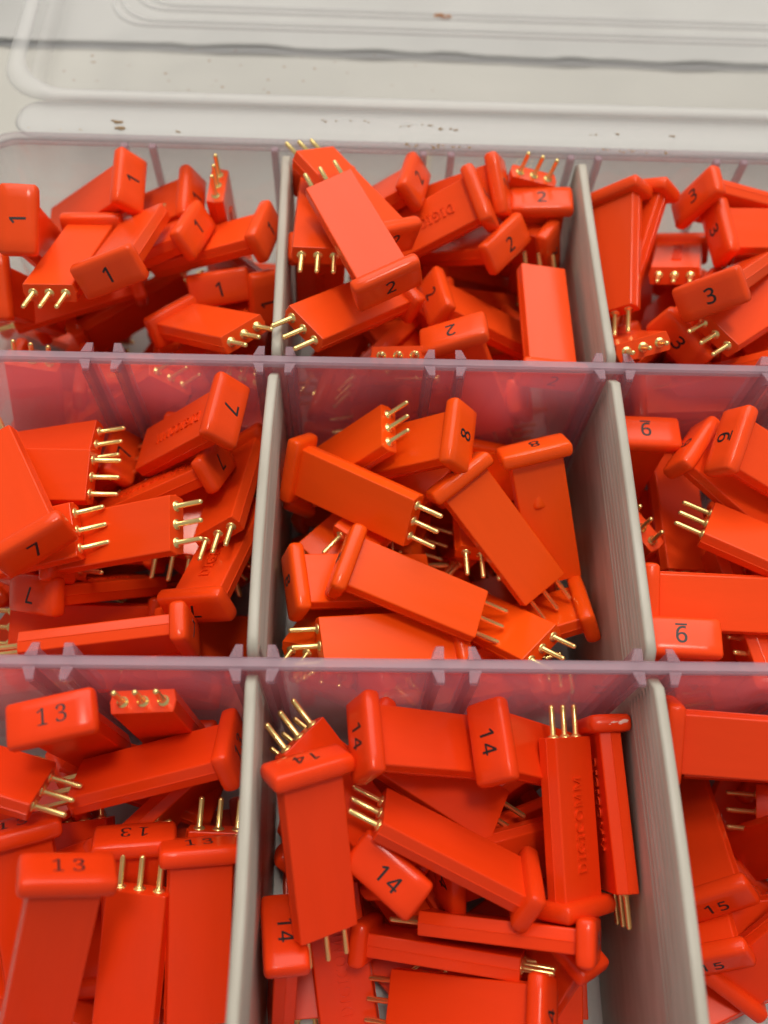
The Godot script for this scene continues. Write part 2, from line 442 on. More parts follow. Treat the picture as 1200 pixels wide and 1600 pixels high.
		["13", -12.71, -23.52, 30.09, -0.7137, -0.0029, 0.0292, 0.6999, 0, 0, "plug in the thirteens standing with three pins up at the clear wall"],
		["13", -4.66, -12.03, 33.97, 0.6193, -0.1346, -0.6964, 0.3367, 0, 0, "long plug in the thirteens with cap against the left divider, pins left"],
		["13", -45.95, -7.40, 34.37, 0.5950, 0.1425, 0.7290, 0.3068, 0, 0, "plug at the far left of the thirteens with three pins pointing right"],
		["13", -29.80, -14.15, 45.08, 0.2582, 0.1135, -0.1696, 0.9443, 0, 0, "plug marked 13 at far left, its cap edge below the pins"],
		["13", -15.83, -17.97, 45.63, 0.0146, -0.3214, 0.9417, 0.0981, 0, 0, "plug with upside-down 13 on a flat cap in the middle of the thirteens"],
		["13", -19.69, -2.80, 50.78, 0.3498, -0.0530, -0.2031, 0.9130, 0, 0, "largest plug marked 13 standing cap up at the lower left corner"],
		["13", -16.03, -25.36, 68.65, -0.9741, -0.0368, -0.0500, 0.2173, 0, 0, "plug in the thirteens standing pins up between the two capped front ones"],
		["13", -6.73, -15.90, 47.21, 0.2124, 0.0239, -0.1132, 0.9703, 0, 0, "plug marked 13 standing cap up beside the left divider at the front"],
		["13", -6.75, -27.31, 61.41, -0.9765, 0.0684, -0.0219, 0.2034, 0, 0, "plug in the thirteens with two upright pins behind the front right cap"],
		["13", -5.49, -34.17, 41.23, 0.5446, -0.3495, -0.6915, 0.3210, 0, 0, "low plug in the thirteens with a pin pointing left under the upside-down cap"],
		["14", 17.84, -17.72, 46.61, -0.8913, 0.2348, 0.3721, 0.1096, 0, 0, "plug in the fourteens with three long pins rising at the left divider"],
		["14", 7.24, -5.30, 38.45, 0.1163, -0.2694, 0.9348, 0.2000, 0, -1, "tall plug with upside-down 14 on its cap along the left divider"],
		["14", 15.20, -5.41, 33.53, 0.7051, -0.1176, 0.6629, 0.2226, 0, 0, "plug marked 14 with sideways digits, flat face right, at the clear wall"],
		["14", 31.23, -8.19, 33.53, 0.6647, -0.2575, 0.6248, 0.3185, 0, 0, "plug marked 14 with sideways cap right of the flat one at the wall"],
		["14", 41.81, -17.83, 51.25, -0.3427, -0.9316, -0.1071, 0.0567, 1, 0, "plug with raised lettering standing pins up in the fourteens near the right"],
		["14", 47.21, -16.22, 30.60, 0.0654, -0.0344, 0.7040, 0.7064, 1, 1, "narrow plug on edge along the right divider, cap scuffed white, pins to front"],
		["14", 33.97, -16.05, 49.80, 0.7268, -0.4103, -0.5357, 0.1282, 0, 0, "slanting plug in the middle of the fourteens, pins upper left, cap lower right"],
		["14", 15.55, -13.75, 32.13, 0.5133, -0.1200, 0.8377, 0.1428, 0, 0, "plug in the fourteens behind the slanting one with pins toward the lettered one"],
		["14", 17.41, -13.83, 48.66, 0.7602, -0.2065, 0.2695, 0.5539, 0, 0, "plug marked 14 with tilted cap just below the slanting plug's pins"],
		["14", 4.22, -18.65, 56.39, 0.3398, -0.3306, 0.5642, 0.6759, 0, 0, "plug marked 14 with cap turned sideways at the lower left by the divider"],
		["14", 13.01, -35.71, 68.44, 0.0065, -0.9905, -0.1102, 0.0822, 1, 0, "plug with raised lettering at the front left of the fourteens"],
		["14", 16.05, -28.29, 56.23, 0.4450, 0.4798, 0.6372, 0.4070, 0, -1, "plug lying on edge at the front with white scuffed cap left, pins right"],
		["14", 41.65, -17.01, 56.29, 0.6224, -0.4111, -0.4086, 0.5260, 0, 1, "plug lying on edge behind the front one, scuffed cap at right"],
		["14", 35.43, -19.01, 65.33, 0.7133, 0.1726, -0.6402, 0.2271, 0, 0, "plug marked 14 at the bottom frame edge with upright cap and wide dark face"],
		["14", 40.57, -21.73, 57.02, 0.3591, -0.3128, 0.3486, 0.8073, 0, 0, "narrow plug slanting down left under the scuffed right cap"],
		["14", 27.01, -20.51, 47.98, -0.7133, 0.3455, -0.6007, 0.1046, 0, 0, "plug cap peeping out under the middle of the slanting plug"],
		["15", 55.00, -7.97, 33.12, -0.6592, 0.1453, -0.7048, 0.2184, 0, 0, "flat plug across the rear of the fifteens, cap at the right divider"],
		["15", 63.30, -26.08, 50.05, 0.9164, 0.3080, -0.0548, 0.2496, 0, 0, "upper plug marked 15 with cap to the front beside the right divider"],
		["15", 62.60, -28.79, 57.33, 0.9390, 0.2756, -0.0349, 0.2029, 0, 0, "lower plug marked 15 parallel below the upper marked one"],
		["15", 67.70, -33.45, 61.22, -0.8704, 0.0113, -0.3147, 0.3784, 0, 0, "large flat plug at the lower right corner, cap slanting down right"],
		["15", 76.34, -16.06, 43.30, 0.3929, 0.5705, -0.6603, 0.2902, 0, 0, "light plug at the right frame edge of the fifteens, two pins pointing lower left"],
		["1", -47.55, -30.59, -39.38, -0.4426, 0.4324, -0.5236, 0.5857, 0, 0, ""],
		["1", -15.00, -34.54, -24.66, -0.7559, 0.1196, -0.1700, 0.6208, 0, 0, ""],
		["1", -20.05, -30.87, -39.46, -0.0619, 0.4167, -0.4327, 0.7970, 0, 0, ""],
		["1", -15.72, -18.53, -27.02, 0.9563, -0.2479, 0.0768, 0.1344, 0, 0, ""],
		["1", -27.61, -19.05, -27.39, 0.5836, 0.3408, -0.6529, 0.3421, 0, 0, ""],
		["1", -25.50, -13.97, -26.23, 0.7136, 0.0426, 0.0484, 0.6975, 0, 0, ""],
		["1", -45.78, -24.39, -47.19, 0.0810, 0.8480, 0.0777, 0.5180, 0, 0, ""],
		["1", -40.66, -21.49, -45.85, 0.7368, 0.4537, 0.2379, 0.4412, 0, 0, ""],
		["1", -20.07, -27.48, -23.48, -0.9631, 0.2522, 0.0249, 0.0901, 0, 0, ""],
		["1", -22.78, -34.78, -60.10, -0.3386, 0.3425, -0.6235, 0.6159, 0, 0, ""],
		["1", -3.17, -24.36, -26.54, -0.0267, -0.6913, -0.0451, 0.7206, 0, 0, ""],
		["1", -16.67, -15.42, -28.45, -0.2362, 0.9384, -0.1557, 0.1982, 0, 0, ""],
		["1", -13.68, -29.46, -44.78, -0.2108, -0.0480, -0.9752, -0.0475, 0, 0, ""],
		["1", -32.78, -19.29, -29.48, 0.0643, 0.7100, -0.1088, 0.6928, 0, 0, ""],
		["1", -7.01, -26.19, -57.26, 0.0367, -0.0133, -0.9992, 0.0040, 0, 0, ""],
		["1", -21.85, -35.65, -43.40, 0.9064, 0.0075, 0.4176, 0.0635, 0, 0, ""],
		["1", -38.02, -34.54, -50.91, -0.1395, -0.0487, 0.9890, 0.0033, 0, 0, ""],
		["1", -10.55, -29.81, -56.92, 0.0858, 0.1168, 0.0771, 0.9864, 0, 0, ""],
		["1", -23.81, -34.42, -46.08, -0.2400, -0.0696, 0.9670, 0.0499, 0, 0, ""],
		["1", -29.62, -30.98, -25.61, 0.0228, -0.9825, 0.1318, 0.1295, 0, 0, ""],
		["1", -43.72, -28.82, -29.02, 0.2078, 0.6644, -0.0435, 0.7166, 0, 0, ""],
		["2", 20.36, -31.35, -24.60, -0.5205, 0.5353, -0.4469, 0.4928, 0, 0, ""],
		["2", 31.91, -28.44, -29.31, -0.0087, -0.6309, -0.0314, 0.7752, 0, 0, ""],
		["2", 15.19, -26.41, -55.14, 0.2388, 0.0361, -0.9614, 0.1317, 0, 0, ""],
		["2", 24.13, -23.79, -34.28, -0.0778, -0.9515, -0.0035, 0.2975, 0, 0, ""],
		["2", 37.92, -24.53, -34.00, 0.3499, -0.4274, -0.8151, 0.1748, 0, 0, ""],
		["2", 16.44, -16.47, -54.61, -0.1261, 0.3103, -0.6110, 0.7173, 0, 0, ""],
		["2", 20.89, -20.91, -26.25, 0.6478, 0.3379, 0.5518, 0.4021, 0, 0, ""],
		["2", 7.19, -28.57, -33.23, -0.5889, 0.1197, -0.7993, -0.0006, 0, 0, ""],
		["2", 23.63, -24.52, -46.87, 0.2059, -0.2566, -0.7155, 0.6163, 0, 0, ""],
		["2", 41.47, -28.52, -47.90, 0.3468, -0.1771, -0.5882, 0.7088, 0, 0, ""],
		["2", 41.12, -32.65, -57.38, 0.2524, 0.0067, -0.9429, 0.2173, 0, 0, ""],
		["2", 38.74, -18.63, -25.76, 0.6767, -0.2880, -0.4711, 0.4870, 0, 0, ""],
		["2", 13.83, -33.40, -25.72, 0.9971, 0.0030, 0.0672, -0.0362, 0, 0, ""],
		["2", 8.40, -30.55, -25.73, -0.0111, 0.9805, -0.1597, 0.1139, 0, 0, ""],
		["2", 35.12, -26.42, -43.11, 0.2458, 0.1457, -0.0694, 0.9558, 0, 0, ""],
		["2", 40.48, -23.14, -34.40, 0.1044, -0.7374, 0.1157, 0.6573, 0, 0, ""],
		["2", 35.41, -32.32, -25.89, 0.9793, 0.0744, 0.1840, 0.0404, 0, 0, ""],
		["3", 84.00, -16.83, -25.93, 0.5682, -0.4444, -0.4424, 0.5329, 0, 0, ""],
		["3", 84.42, -29.43, -42.77, 0.1594, -0.2664, 0.1681, 0.9356, 0, 0, ""],
		["3", 73.15, -30.57, -47.41, 0.0197, -0.0085, -0.6623, 0.7490, 0, 0, ""],
		["3", 83.06, -14.60, -30.65, 0.9785, 0.2002, -0.0210, 0.0443, 0, 0, ""],
		["3", 84.26, -19.36, -40.97, 0.3260, -0.0572, 0.0254, 0.9433, 0, 0, ""],
		["3", 91.80, -28.73, -26.65, -0.3299, -0.6045, 0.2478, 0.6815, 0, 0, ""],
		["3", 88.02, -27.04, -53.59, -0.0253, -0.8065, -0.0789, 0.5854, 0, 0, ""],
		["3", 71.07, -34.03, -49.02, 0.6653, -0.5930, -0.3048, 0.3357, 0, 0, ""],
		["3", 82.15, -3.63, -24.20, -0.3250, -0.6846, 0.5926, 0.2730, 0, 0, ""],
		["3", 82.44, -16.58, -55.13, 0.1919, -0.1401, -0.6307, 0.7388, 0, 0, ""],
		["3", 64.79, -20.09, -60.67, -0.0564, -0.0882, 0.9395, 0.3263, 0, 0, ""],
		["3", 61.45, -18.27, -27.09, -0.0489, 0.6810, 0.0939, 0.7246, 0, 0, ""],
		["3", 81.64, -28.61, -34.02, 0.7272, -0.0807, -0.6816, 0.0095, 0, 0, ""],
		["3", 56.97, -26.97, -60.40, -0.0486, 0.1842, -0.9721, 0.1372, 0, 0, ""],
		["3", 59.99, -23.75, -38.59, 0.8959, 0.1699, 0.4104, -0.0065, 0, 0, ""],
		["3", 54.38, -31.51, -26.30, -0.2132, 0.6831, 0.2135, 0.6651, 0, 0, ""],
		["3", 89.24, -33.42, -29.93, 0.0357, -0.9003, -0.3045, 0.3091, 0, 0, ""],
		["3", 89.15, -22.29, -40.74, 0.7609, -0.0026, -0.6430, 0.0876, 0, 0, ""],
		["3", 94.24, -22.63, -29.21, -0.7862, 0.0413, 0.6100, 0.0897, 0, 0, ""],
		["3", 56.46, -32.14, -36.61, 0.0535, 0.7389, -0.0220, 0.6713, 0, 0, ""],
		["3", 58.81, -36.32, -46.52, 0.8667, 0.0901, 0.4892, -0.0375, 0, 0, ""],
		["3", 81.04, -29.38, -28.23, -0.8351, -0.0831, 0.5402, 0.0625, 0, 0, ""],
		["3", 55.38, -35.33, -31.12, -0.0796, 0.7422, 0.0703, 0.6618, 0, 0, ""],
		["3", 59.95, -36.95, -28.62, 0.0002, 0.8229, -0.0330, 0.5673, 0, 0, ""],
		["3", 70.49, -34.27, -28.39, -0.7889, 0.0965, -0.6067, 0.0150, 0, 0, ""],
		["7", -35.16, -30.82, 0.80, -0.0282, -0.2334, 0.1195, 0.9646, 0, 0, ""],
		["7", -8.98, -34.77, 19.88, 0.4106, -0.5673, -0.7086, 0.0866, 0, 0, ""],
		["7", -15.86, -20.51, -14.71, -0.1667, 0.1226, -0.9772, -0.0480, 0, 0, ""],
		["7", -46.01, -24.80, -1.09, -0.6018, -0.1153, -0.7725, 0.1668, 0, 0, ""],
		["7", -36.88, -21.05, 6.03, -0.8297, 0.5434, -0.0600, 0.1125, 0, 0, ""],
		["7", -23.40, -18.76, 19.85, 0.6595, -0.1828, -0.6264, 0.3731, 0, 0, ""],
		["7", -7.33, -35.44, 12.63, 0.8197, -0.1542, -0.5370, 0.1263, 0, 0, ""],
		["7", -28.72, -29.60, 20.22, 0.3868, -0.5933, -0.5666, 0.4211, 0, 0, ""],
		["7", -38.90, -36.54, -1.68, -0.7729, -0.0345, -0.6251, 0.1037, 0, 0, ""],
		["7", -44.04, -32.15, 3.55, 0.6663, 0.5967, 0.4166, 0.1624, 0, 0, ""],
		["7", -17.25, -33.79, -15.66, -0.2995, 0.1836, -0.4857, 0.8004, 0, 0, ""],
		["7", -39.53, -31.89, 22.14, -0.2238, 0.9621, -0.1431, 0.0614, 0, 0, ""],
		["7", -25.90, -27.88, -11.54, 0.4302, -0.0711, 0.8976, 0.0643, 0, 0, ""],
		["7", -28.39, -34.22, 20.82, -0.6660, 0.5014, -0.3900, 0.3912, 0, 0, ""],
		["7", -13.23, -16.38, -16.88, -0.0524, -0.0692, 0.9950, 0.0500, 0, 0, ""],
		["7", -7.97, -35.27, -2.73, -0.0934, -0.4083, 0.0572, 0.9062, 0, 0, ""],
		["7", -21.07, -25.72, -2.59, 0.0783, -0.7102, -0.0019, 0.6996, 0, 0, ""],
		["8", 10.22, -36.68, 9.73, -0.0801, 0.4597, 0.8829, 0.0519, 0, 0, ""],
		["8", 5.56, -31.14, -12.25, -0.0182, 0.5599, 0.0715, 0.8253, 0, 0, ""],
		["8", 42.87, -24.41, -14.01, -0.1348, -0.3625, 0.5172, 0.7635, 0, 0, ""],
		["8", 17.33, -27.80, 21.63, 0.0462, -0.9942, -0.0930, 0.0295, 0, 0, ""],
		["8", 36.34, -34.42, -13.85, -0.0208, -0.6866, -0.0588, 0.7244, 0, 0, ""],
		["8", 24.58, -18.93, -13.86, -0.0753, -0.3222, 0.0339, 0.9431, 0, 0, ""],
		["8", 24.57, -31.33, 5.72, 0.5253, 0.8497, -0.0299, -0.0324, 0, 0, ""],
		["8", 25.38, -23.75, -11.57, -0.3174, -0.6075, 0.3606, 0.6326, 0, 0, ""],
		["8", 43.01, -28.14, 4.93, 0.8284, -0.5359, 0.0433, 0.1570, 0, 0, ""],
		["8", 20.18, -22.79, -11.55, 0.3729, -0.0447, -0.9262, 0.0329, 0, 0, ""],
		["8", 32.61, -34.26, -7.97, 0.1776, -0.2313, -0.8222, 0.4887, 0, 0, ""],
		["8", 42.28, -33.27, 19.61, 0.9813, -0.0762, -0.1743, 0.0291, 0, 0, ""],
		["8", 35.42, -37.09, 6.96, -0.0560, -0.9851, 0.0048, 0.1626, 0, 0, ""],
		["8", 8.14, -27.86, 19.69, 0.0873, 0.9756, 0.0418, 0.1970, 0, 0, ""],
		["8", 12.83, -29.44, 2.85, 0.1602, -0.2949, -0.9376, 0.0910, 0, 0, ""],
		["8", 22.45, -35.71, 18.47, -0.0789, 0.7756, 0.1868, 0.5978, 0, 0, ""],
		["8", 39.32, -34.74, 13.18, 0.5920, -0.0054, -0.7964, 0.1231, 0, 0, ""],
		["8", 39.44, -24.66, 18.22, 0.6632, 0.1443, -0.7168, 0.1598, 0, 0, ""],
		["9", 89.00, -24.70, 18.16, -0.2239, -0.6557, -0.0850, 0.7161, 0, 0, ""],
		["9", 66.30, -23.84, 15.48, 0.2601, 0.8055, 0.0090, 0.5323, 0, 0, ""],
		["9", 88.87, -17.72, 19.26, 0.5639, -0.3767, 0.0505, 0.7332, 0, 0, ""],
		["9", 87.43, -21.69, 19.06, -0.0459, -0.6767, 0.3098, 0.6663, 0, 0, ""],
		["9", 91.43, -18.77, 3.61, -0.1240, -0.6113, 0.0229, 0.7813, 0, 0, ""],
		["9", 71.74, -17.13, 21.79, -0.7643, 0.6374, 0.0878, -0.0429, 0, 0, ""],
		["9", 56.87, -29.96, 20.28, 0.9693, 0.0562, 0.2387, -0.0166, 0, 0, ""],
		["9", 77.15, -31.46, -8.01, 0.4334, -0.0888, -0.8961, 0.0345, 0, 0, ""],
		["9", 65.00, -21.07, -16.96, 0.0453, 0.0141, -0.0985, 0.9940, 0, 0, ""],
		["9", 66.55, -34.58, 21.71, 0.7545, -0.6091, -0.1642, 0.1811, 0, 0, ""],
		["9", 62.54, -34.83, 4.84, 0.0069, 0.9886, 0.1506, 0.0005, 0, 0, ""],
		["9", 81.66, -32.91, 1.30, 0.2467, 0.0234, -0.9686, 0.0188, 0, 0, ""],
		["9", 54.95, -34.50, 13.14, 0.0526, 0.7616, -0.0185, 0.6457, 0, 0, ""],
		["13", -36.10, -27.38, 59.40, -0.0999, 0.5765, -0.3292, 0.7411, 0, 0, ""],
		["13", -34.31, -24.55, 52.22, -0.0890, 0.8148, -0.0029, 0.5729, 0, 0, ""],
		["13", -22.39, -30.33, 60.48, -0.9870, -0.0896, 0.0569, 0.1210, 0, 0, ""],
		["13", -27.85, -34.22, 40.96, -0.2725, 0.2476, -0.6005, 0.7098, 0, 0, ""],
		["13", -9.40, -29.08, 37.42, -0.2481, -0.7605, 0.0764, 0.5952, 0, 0, ""],
		["13", -19.74, -26.70, 45.16, 0.5706, 0.7072, 0.3416, 0.2398, 0, 0, ""],
		["13", -12.69, -35.76, 62.90, -0.1488, -0.8964, 0.0762, 0.4106, 0, 0, ""],
		["13", -29.01, -25.50, 37.07, -0.0821, -0.4737, 0.0398, 0.8759, 0, 0, ""],
		["14", 28.46, -28.89, 40.83, -0.6548, 0.5809, -0.4172, 0.2444, 0, 0, ""],
		["14", 31.55, -37.09, 39.29, -0.0407, -0.4077, -0.0100, 0.9122, 0, 0, ""],
		["14", 25.56, -28.48, 47.02, 0.2350, 0.7873, 0.1417, 0.5521, 0, 0, ""],
		["14", 40.35, -32.00, 67.23, 0.9986, -0.0273, 0.0450, -0.0056, 0, 0, ""],
		["14", 24.57, -31.61, 50.48, 0.1404, 0.2784, 0.6781, 0.6656, 0, 0, ""],
		["14", 26.76, -36.15, 58.41, -0.9244, -0.0058, 0.3005, 0.2349, 0, 0, ""],
		["14", 33.60, -34.79, 30.40, 0.2083, 0.2277, 0.5584, 0.7700, 0, 0, ""],
		["14", 12.27, -36.74, 51.28, -0.0306, 0.3830, 0.0733, 0.9203, 0, 0, ""],
		["14", 6.69, -33.10, 46.61, 0.1103, 0.9267, 0.1712, 0.3159, 0, 0, ""],
		["14", 22.12, -21.86, 44.48, 0.0680, -0.8816, -0.1698, 0.4352, 0, 0, ""],
		["14", 42.73, -28.76, 48.75, 0.0108, -0.4758, 0.1066, 0.8730, 0, 0, ""],
		["15", 81.70, -22.09, 32.13, 0.1797, -0.7149, -0.0039, 0.6758, 0, 0, ""],
		["15", 75.95, -35.14, 31.45, 0.0870, -0.2516, 0.0290, 0.9635, 0, 0, ""],
		["15", 77.00, -33.30, 33.40, -0.4267, 0.0287, -0.9002, 0.0826, 0, 0, ""],
		["15", 90.98, -20.91, 42.10, 0.7498, 0.1138, -0.6281, 0.1741, 0, 0, ""],
		["15", 75.87, -35.49, 53.76, -0.7903, -0.2112, -0.5671, 0.0955, 0, 0, ""],
		["15", 77.56, -31.21, 53.88, -0.6604, -0.1177, 0.7390, 0.0632, 0, 0, ""],
		["15", 80.82, -36.30, 56.41, 0.5552, -0.0274, -0.8230, 0.1169, 0, 0, ""],
		["14", 43.69, -38.00, 45.99, 0.0000, -0.0246, -0.0000, 0.9997, 0, 0, ""],
		["14", 4.88, -38.20, 37.17, 0.0000, 0.5935, 0.0000, 0.8048, 0, 0, ""],
		["15", 65.01, -38.20, 42.68, 0.0000, 0.3291, 0.0000, 0.9443, 0, 0, ""],
		["15", 72.80, -38.00, 49.03, 0.0000, -0.3094, -0.0000, 0.9509, 0, 0, ""],
		["8", 43.53, -37.50, -8.20, 0.0000, -0.0646, -0.0000, 0.9979, 0, 0, ""],
		["8", 6.73, -38.00, -7.18, 0.0000, 0.1843, 0.0000, 0.9829, 0, 0, ""],
		["13", -43.63, -38.00, 39.24, 0.0000, 0.5102, 0.0000, 0.8601, 0, 0, ""],
		["1", -55.72, -38.00, -58.03, 0.0000, 0.5525, 0.0000, 0.8335, 0, 0, ""],
		["1", -56.57, -38.20, -58.19, 0.0000, 0.6330, 0.0000, 0.7742, 0, 0, ""],
		["2", 21.06, -38.00, -58.19, 0.0000, 0.6330, 0.0000, 0.7742, 0, 0, ""],
		["3", 79.05, -38.00, -58.09, 0.0000, 0.4666, 0.0000, 0.8845, 0, 0, ""],
		["14", 6.36, -38.50, 45.96, 0.0000, 0.0354, 0.0000, 0.9994, 0, 0, ""],
	]
	for r in rows:
		var xf := Transform3D(Basis(Quaternion(r[4], r[5], r[6], r[7]).normalized()), Vector3(r[1], r[2], r[3]) * MM)
		var hidden: bool = r[10] == ""
		var w: String = where[r[0]]
		plug(r[0], xf, ("plug buried beneath the other plugs among the %s" % w) if hidden else r[10], "plugs heaped in the compartment of %s" % w, r[8] == 1, r[9])

# ------------------------------------------------------------------ the box
func wall_with_ribs(box: Node3D, z: float, front: bool, back: bool) -> void:
	var w := put("partition", box_mesh(Vector3(BOX_LEFT + 0.8, FLOOR_Y + 0.8, z - 0.7), Vector3(BOX_RIGHT - 0.8, -1.3, z + 0.7), 0.1), M.cross, box)
	put("top_edge", box_mesh(Vector3(BOX_LEFT + 0.8, -1.295, z - 0.78), Vector3(BOX_RIGHT - 0.8, 0.0, z + 0.78), 0.3), M.edge, w)
	for k in range(-1, 10):
		for s in [-1.0, 1.0]:
			for d in [-1.0, 1.0]:
				if (d > 0 and not front) or (d < 0 and not back): continue
				var x: float = k * 25.15 + s * 2.35 + 0.2
				# a tapered rib that ends in a slanting prong
				var st := st_new(false)
				var a: float = z + d * 0.705
				var rings := []
				for q in [[-40.0, 1.9, 0.0], [-1.4, 2.1, 0.0], [-0.5, 2.5, 0.25], [-0.1, 2.3, 0.3]]:
					var b: float = z + d * q[1]
					var lean: float = -s * q[2] * 1.2
					var ring := [Vector3(x - 0.8, q[0], a), Vector3(x + 0.8, q[0], a), Vector3(x + 0.45 + lean, q[0], b), Vector3(x - 0.45 + lean, q[0], b)]
					if d > 0: ring.reverse()
					rings.append(ring)
				rings_into(st, rings)
				put("rib", done(st), M.rib, w)

func build_box() -> void:
	var box := base("storage_box")
	tag(box, "clear plastic parts box with compartments full of orange plugs, lid folded back", "storage box")
	put("bottom", box_mesh(Vector3(BOX_LEFT, FLOOR_Y - 0.8, WALL_REAR), Vector3(BOX_RIGHT, FLOOR_Y + 0.8, WALL_END), 0.3), M.bottom, box)
	wall_with_ribs(box, WALL_MID, true, true)
	wall_with_ribs(box, WALL_FRONT, true, true)
	wall_with_ribs(box, WALL_END, false, true)
	# rear wall with rounded corner, side walls
	for s in [0, 1]:
		var x := BOX_LEFT if s == 0 else BOX_RIGHT
		var w := put("side_wall", box_mesh(Vector3(x - 0.7, FLOOR_Y + 0.8, WALL_REAR + 6.0), Vector3(x + 0.7, -1.3, WALL_END + 0.7), 0.1), M.wall, box)
		put("top_edge", box_mesh(Vector3(x - 0.8, -1.295, WALL_REAR + 6.0), Vector3(x + 0.8, 0.0, WALL_END + 0.7), 0.3), M.rear_edge, w)
	var rear := st_new(true)
	var rim := st_new(true)
	var path := []
	for k in 9: path.append(Vector2(BOX_LEFT + 6.0 - cos(PI / 2 * k / 8.0) * 6.0, WALL_REAR + 6.0 - sin(PI / 2 * k / 8.0) * 6.0))
	for k in 9: path.append(Vector2(BOX_RIGHT - 6.0 + sin(PI / 2 * k / 8.0) * 6.0, WALL_REAR + 6.0 - cos(PI / 2 * k / 8.0) * 6.0))
	for part in [[rear, 0.7, FLOOR_Y + 0.8, -1.3], [rim, 0.8, -1.295, 0.0]]:
		var rings := []
		for i in path.size():
			var t: Vector2 = (path[min(i + 1, path.size() - 1)] - path[max(i - 1, 0)]).normalized()
			var n: Vector2 = Vector2(t.y, -t.x) * part[1]
			var p: Vector2 = path[i]
			rings.append([Vector3(p.x + n.x, part[2], p.y + n.y), Vector3(p.x - n.x, part[2], p.y - n.y), Vector3(p.x - n.x, part[3], p.y - n.y), Vector3(p.x + n.x, part[3], p.y + n.y)])
		rings_into(part[0], rings)
	rear.set_smooth_group(-1)
	var rw := put("rear_wall", done(rear), M.wall, box)
	put("top_edge", done(rim), M.rear_edge, rw)
	for k in range(-1, 10):
		for s in [-1.0, 1.0]:
			var x: float = k * 25.15 + s * 2.35 + 0.2
			put("rib", box_mesh(Vector3(x - 0.6, -40.0, WALL_REAR + 0.72), Vector3(x + 0.6, -0.2, WALL_REAR + 2.0), 0.2), M.rib, rw)
	# hinge strip behind the rear wall
	var plate := st_new(true)
	var pr := []
	for q in [[1.2, -1.7], [0.3, -1.5], [0.0, -1.1], [0.4, -0.7], [1.4, -0.6]]:
		pr.append(rounded_rect(BOX_LEFT + 4.0 + q[0], BOX_RIGHT - 4.0 - q[0], WALL_REAR - 9.2 + q[0] * 0.3, WALL_REAR - 0.9 - q[0] * 0.3, 3.9 - q[0], q[1]))
	rings_into(plate, pr)
	put("hinge_strip", done(plate), M.lid_edge, box)
	build_lid(box)

func rounded_rect(x0: float, x1: float, z0: float, z1: float, r: float, y: float) -> Array:
	var out := []
	for q in 4:
		var c := Vector2([x1 - r, x0 + r, x0 + r, x1 - r][q], [z1 - r, z1 - r, z0 + r, z0 + r][q])
		for k in 9:
			var a := deg_to_rad(q * 90.0 + k * 11.25)
			out.append(Vector3(c.x + cos(a) * r, y, c.y + sin(a) * r))
	return out

func build_lid(box: Node3D) -> void:
	var x0 := BOX_LEFT + 0.5
	var x1 := BOX_RIGHT - 0.5
	var z0 := -160.0
	var z1 := WALL_REAR - 8.3
	var tray := st_new(true)
	var rings := []
	for q in [[1.4, 0.3], [2.2, -0.1], [3.0, -1.6], [4.2, -7.2], [4.8, -8.3], [6.0, -8.8]]:
		rings.append(rounded_rect(x0 + q[0], x1 - q[0], z0 + q[0], z1 - q[0], 9.0 - q[0] * 0.6, q[1]))
	rings_into(tray, rings, false, true)
	var lid := put("lid", done(tray), M.lid, box)
	var bead := st_new(true)
	rings = []
	for k in 9:
		var a := PI * k / 8.0
		rings.append(rounded_rect(x0 + 1.5 - cos(a) * 1.5, x1 - 1.5 + cos(a) * 1.5, z0 + 1.5 - cos(a) * 1.5, z1 - 1.5 + cos(a) * 1.5, 9.0, 0.0 + sin(a) * 0.8))
	rings_into(bead, rings, false, false)
	put("lid_rim", done(bead), M.lid_edge, lid)
	var step := st_new(true)
	rings = []
	for q in [[3.2, -2.2], [3.6, -1.9], [4.4, -2.1], [5.0, -3.0], [5.2, -4.6]]:
		rings.append(rounded_rect(x0 + q[0], x1 - q[0], z0 + q[0], z1 - q[0], 7.0, q[1]))
	rings_into(step, rings, false, false)
	put("lid_step", done(step), M.lid, lid)
	for e in [[12.5, 32.8], [16.0, 37.6]]:
		for off in [0.0, 1.5]:
			var st := st_new(true)
			rings = []
			for k in 7:
				var a := PI * k / 6.0
				var d: float = -cos(a) * 0.4 + off
				rings.append(rounded_rect(x0 + e[0] + d, x1 - e[0] - d, z0 + 14.0 + d, z1 - e[1] - d, 8.0, -8.75 + sin(a) * 0.45))
			rings_into(st, rings, false, false)
			put("lid_ridge", done(st), M.lid_edge, lid)

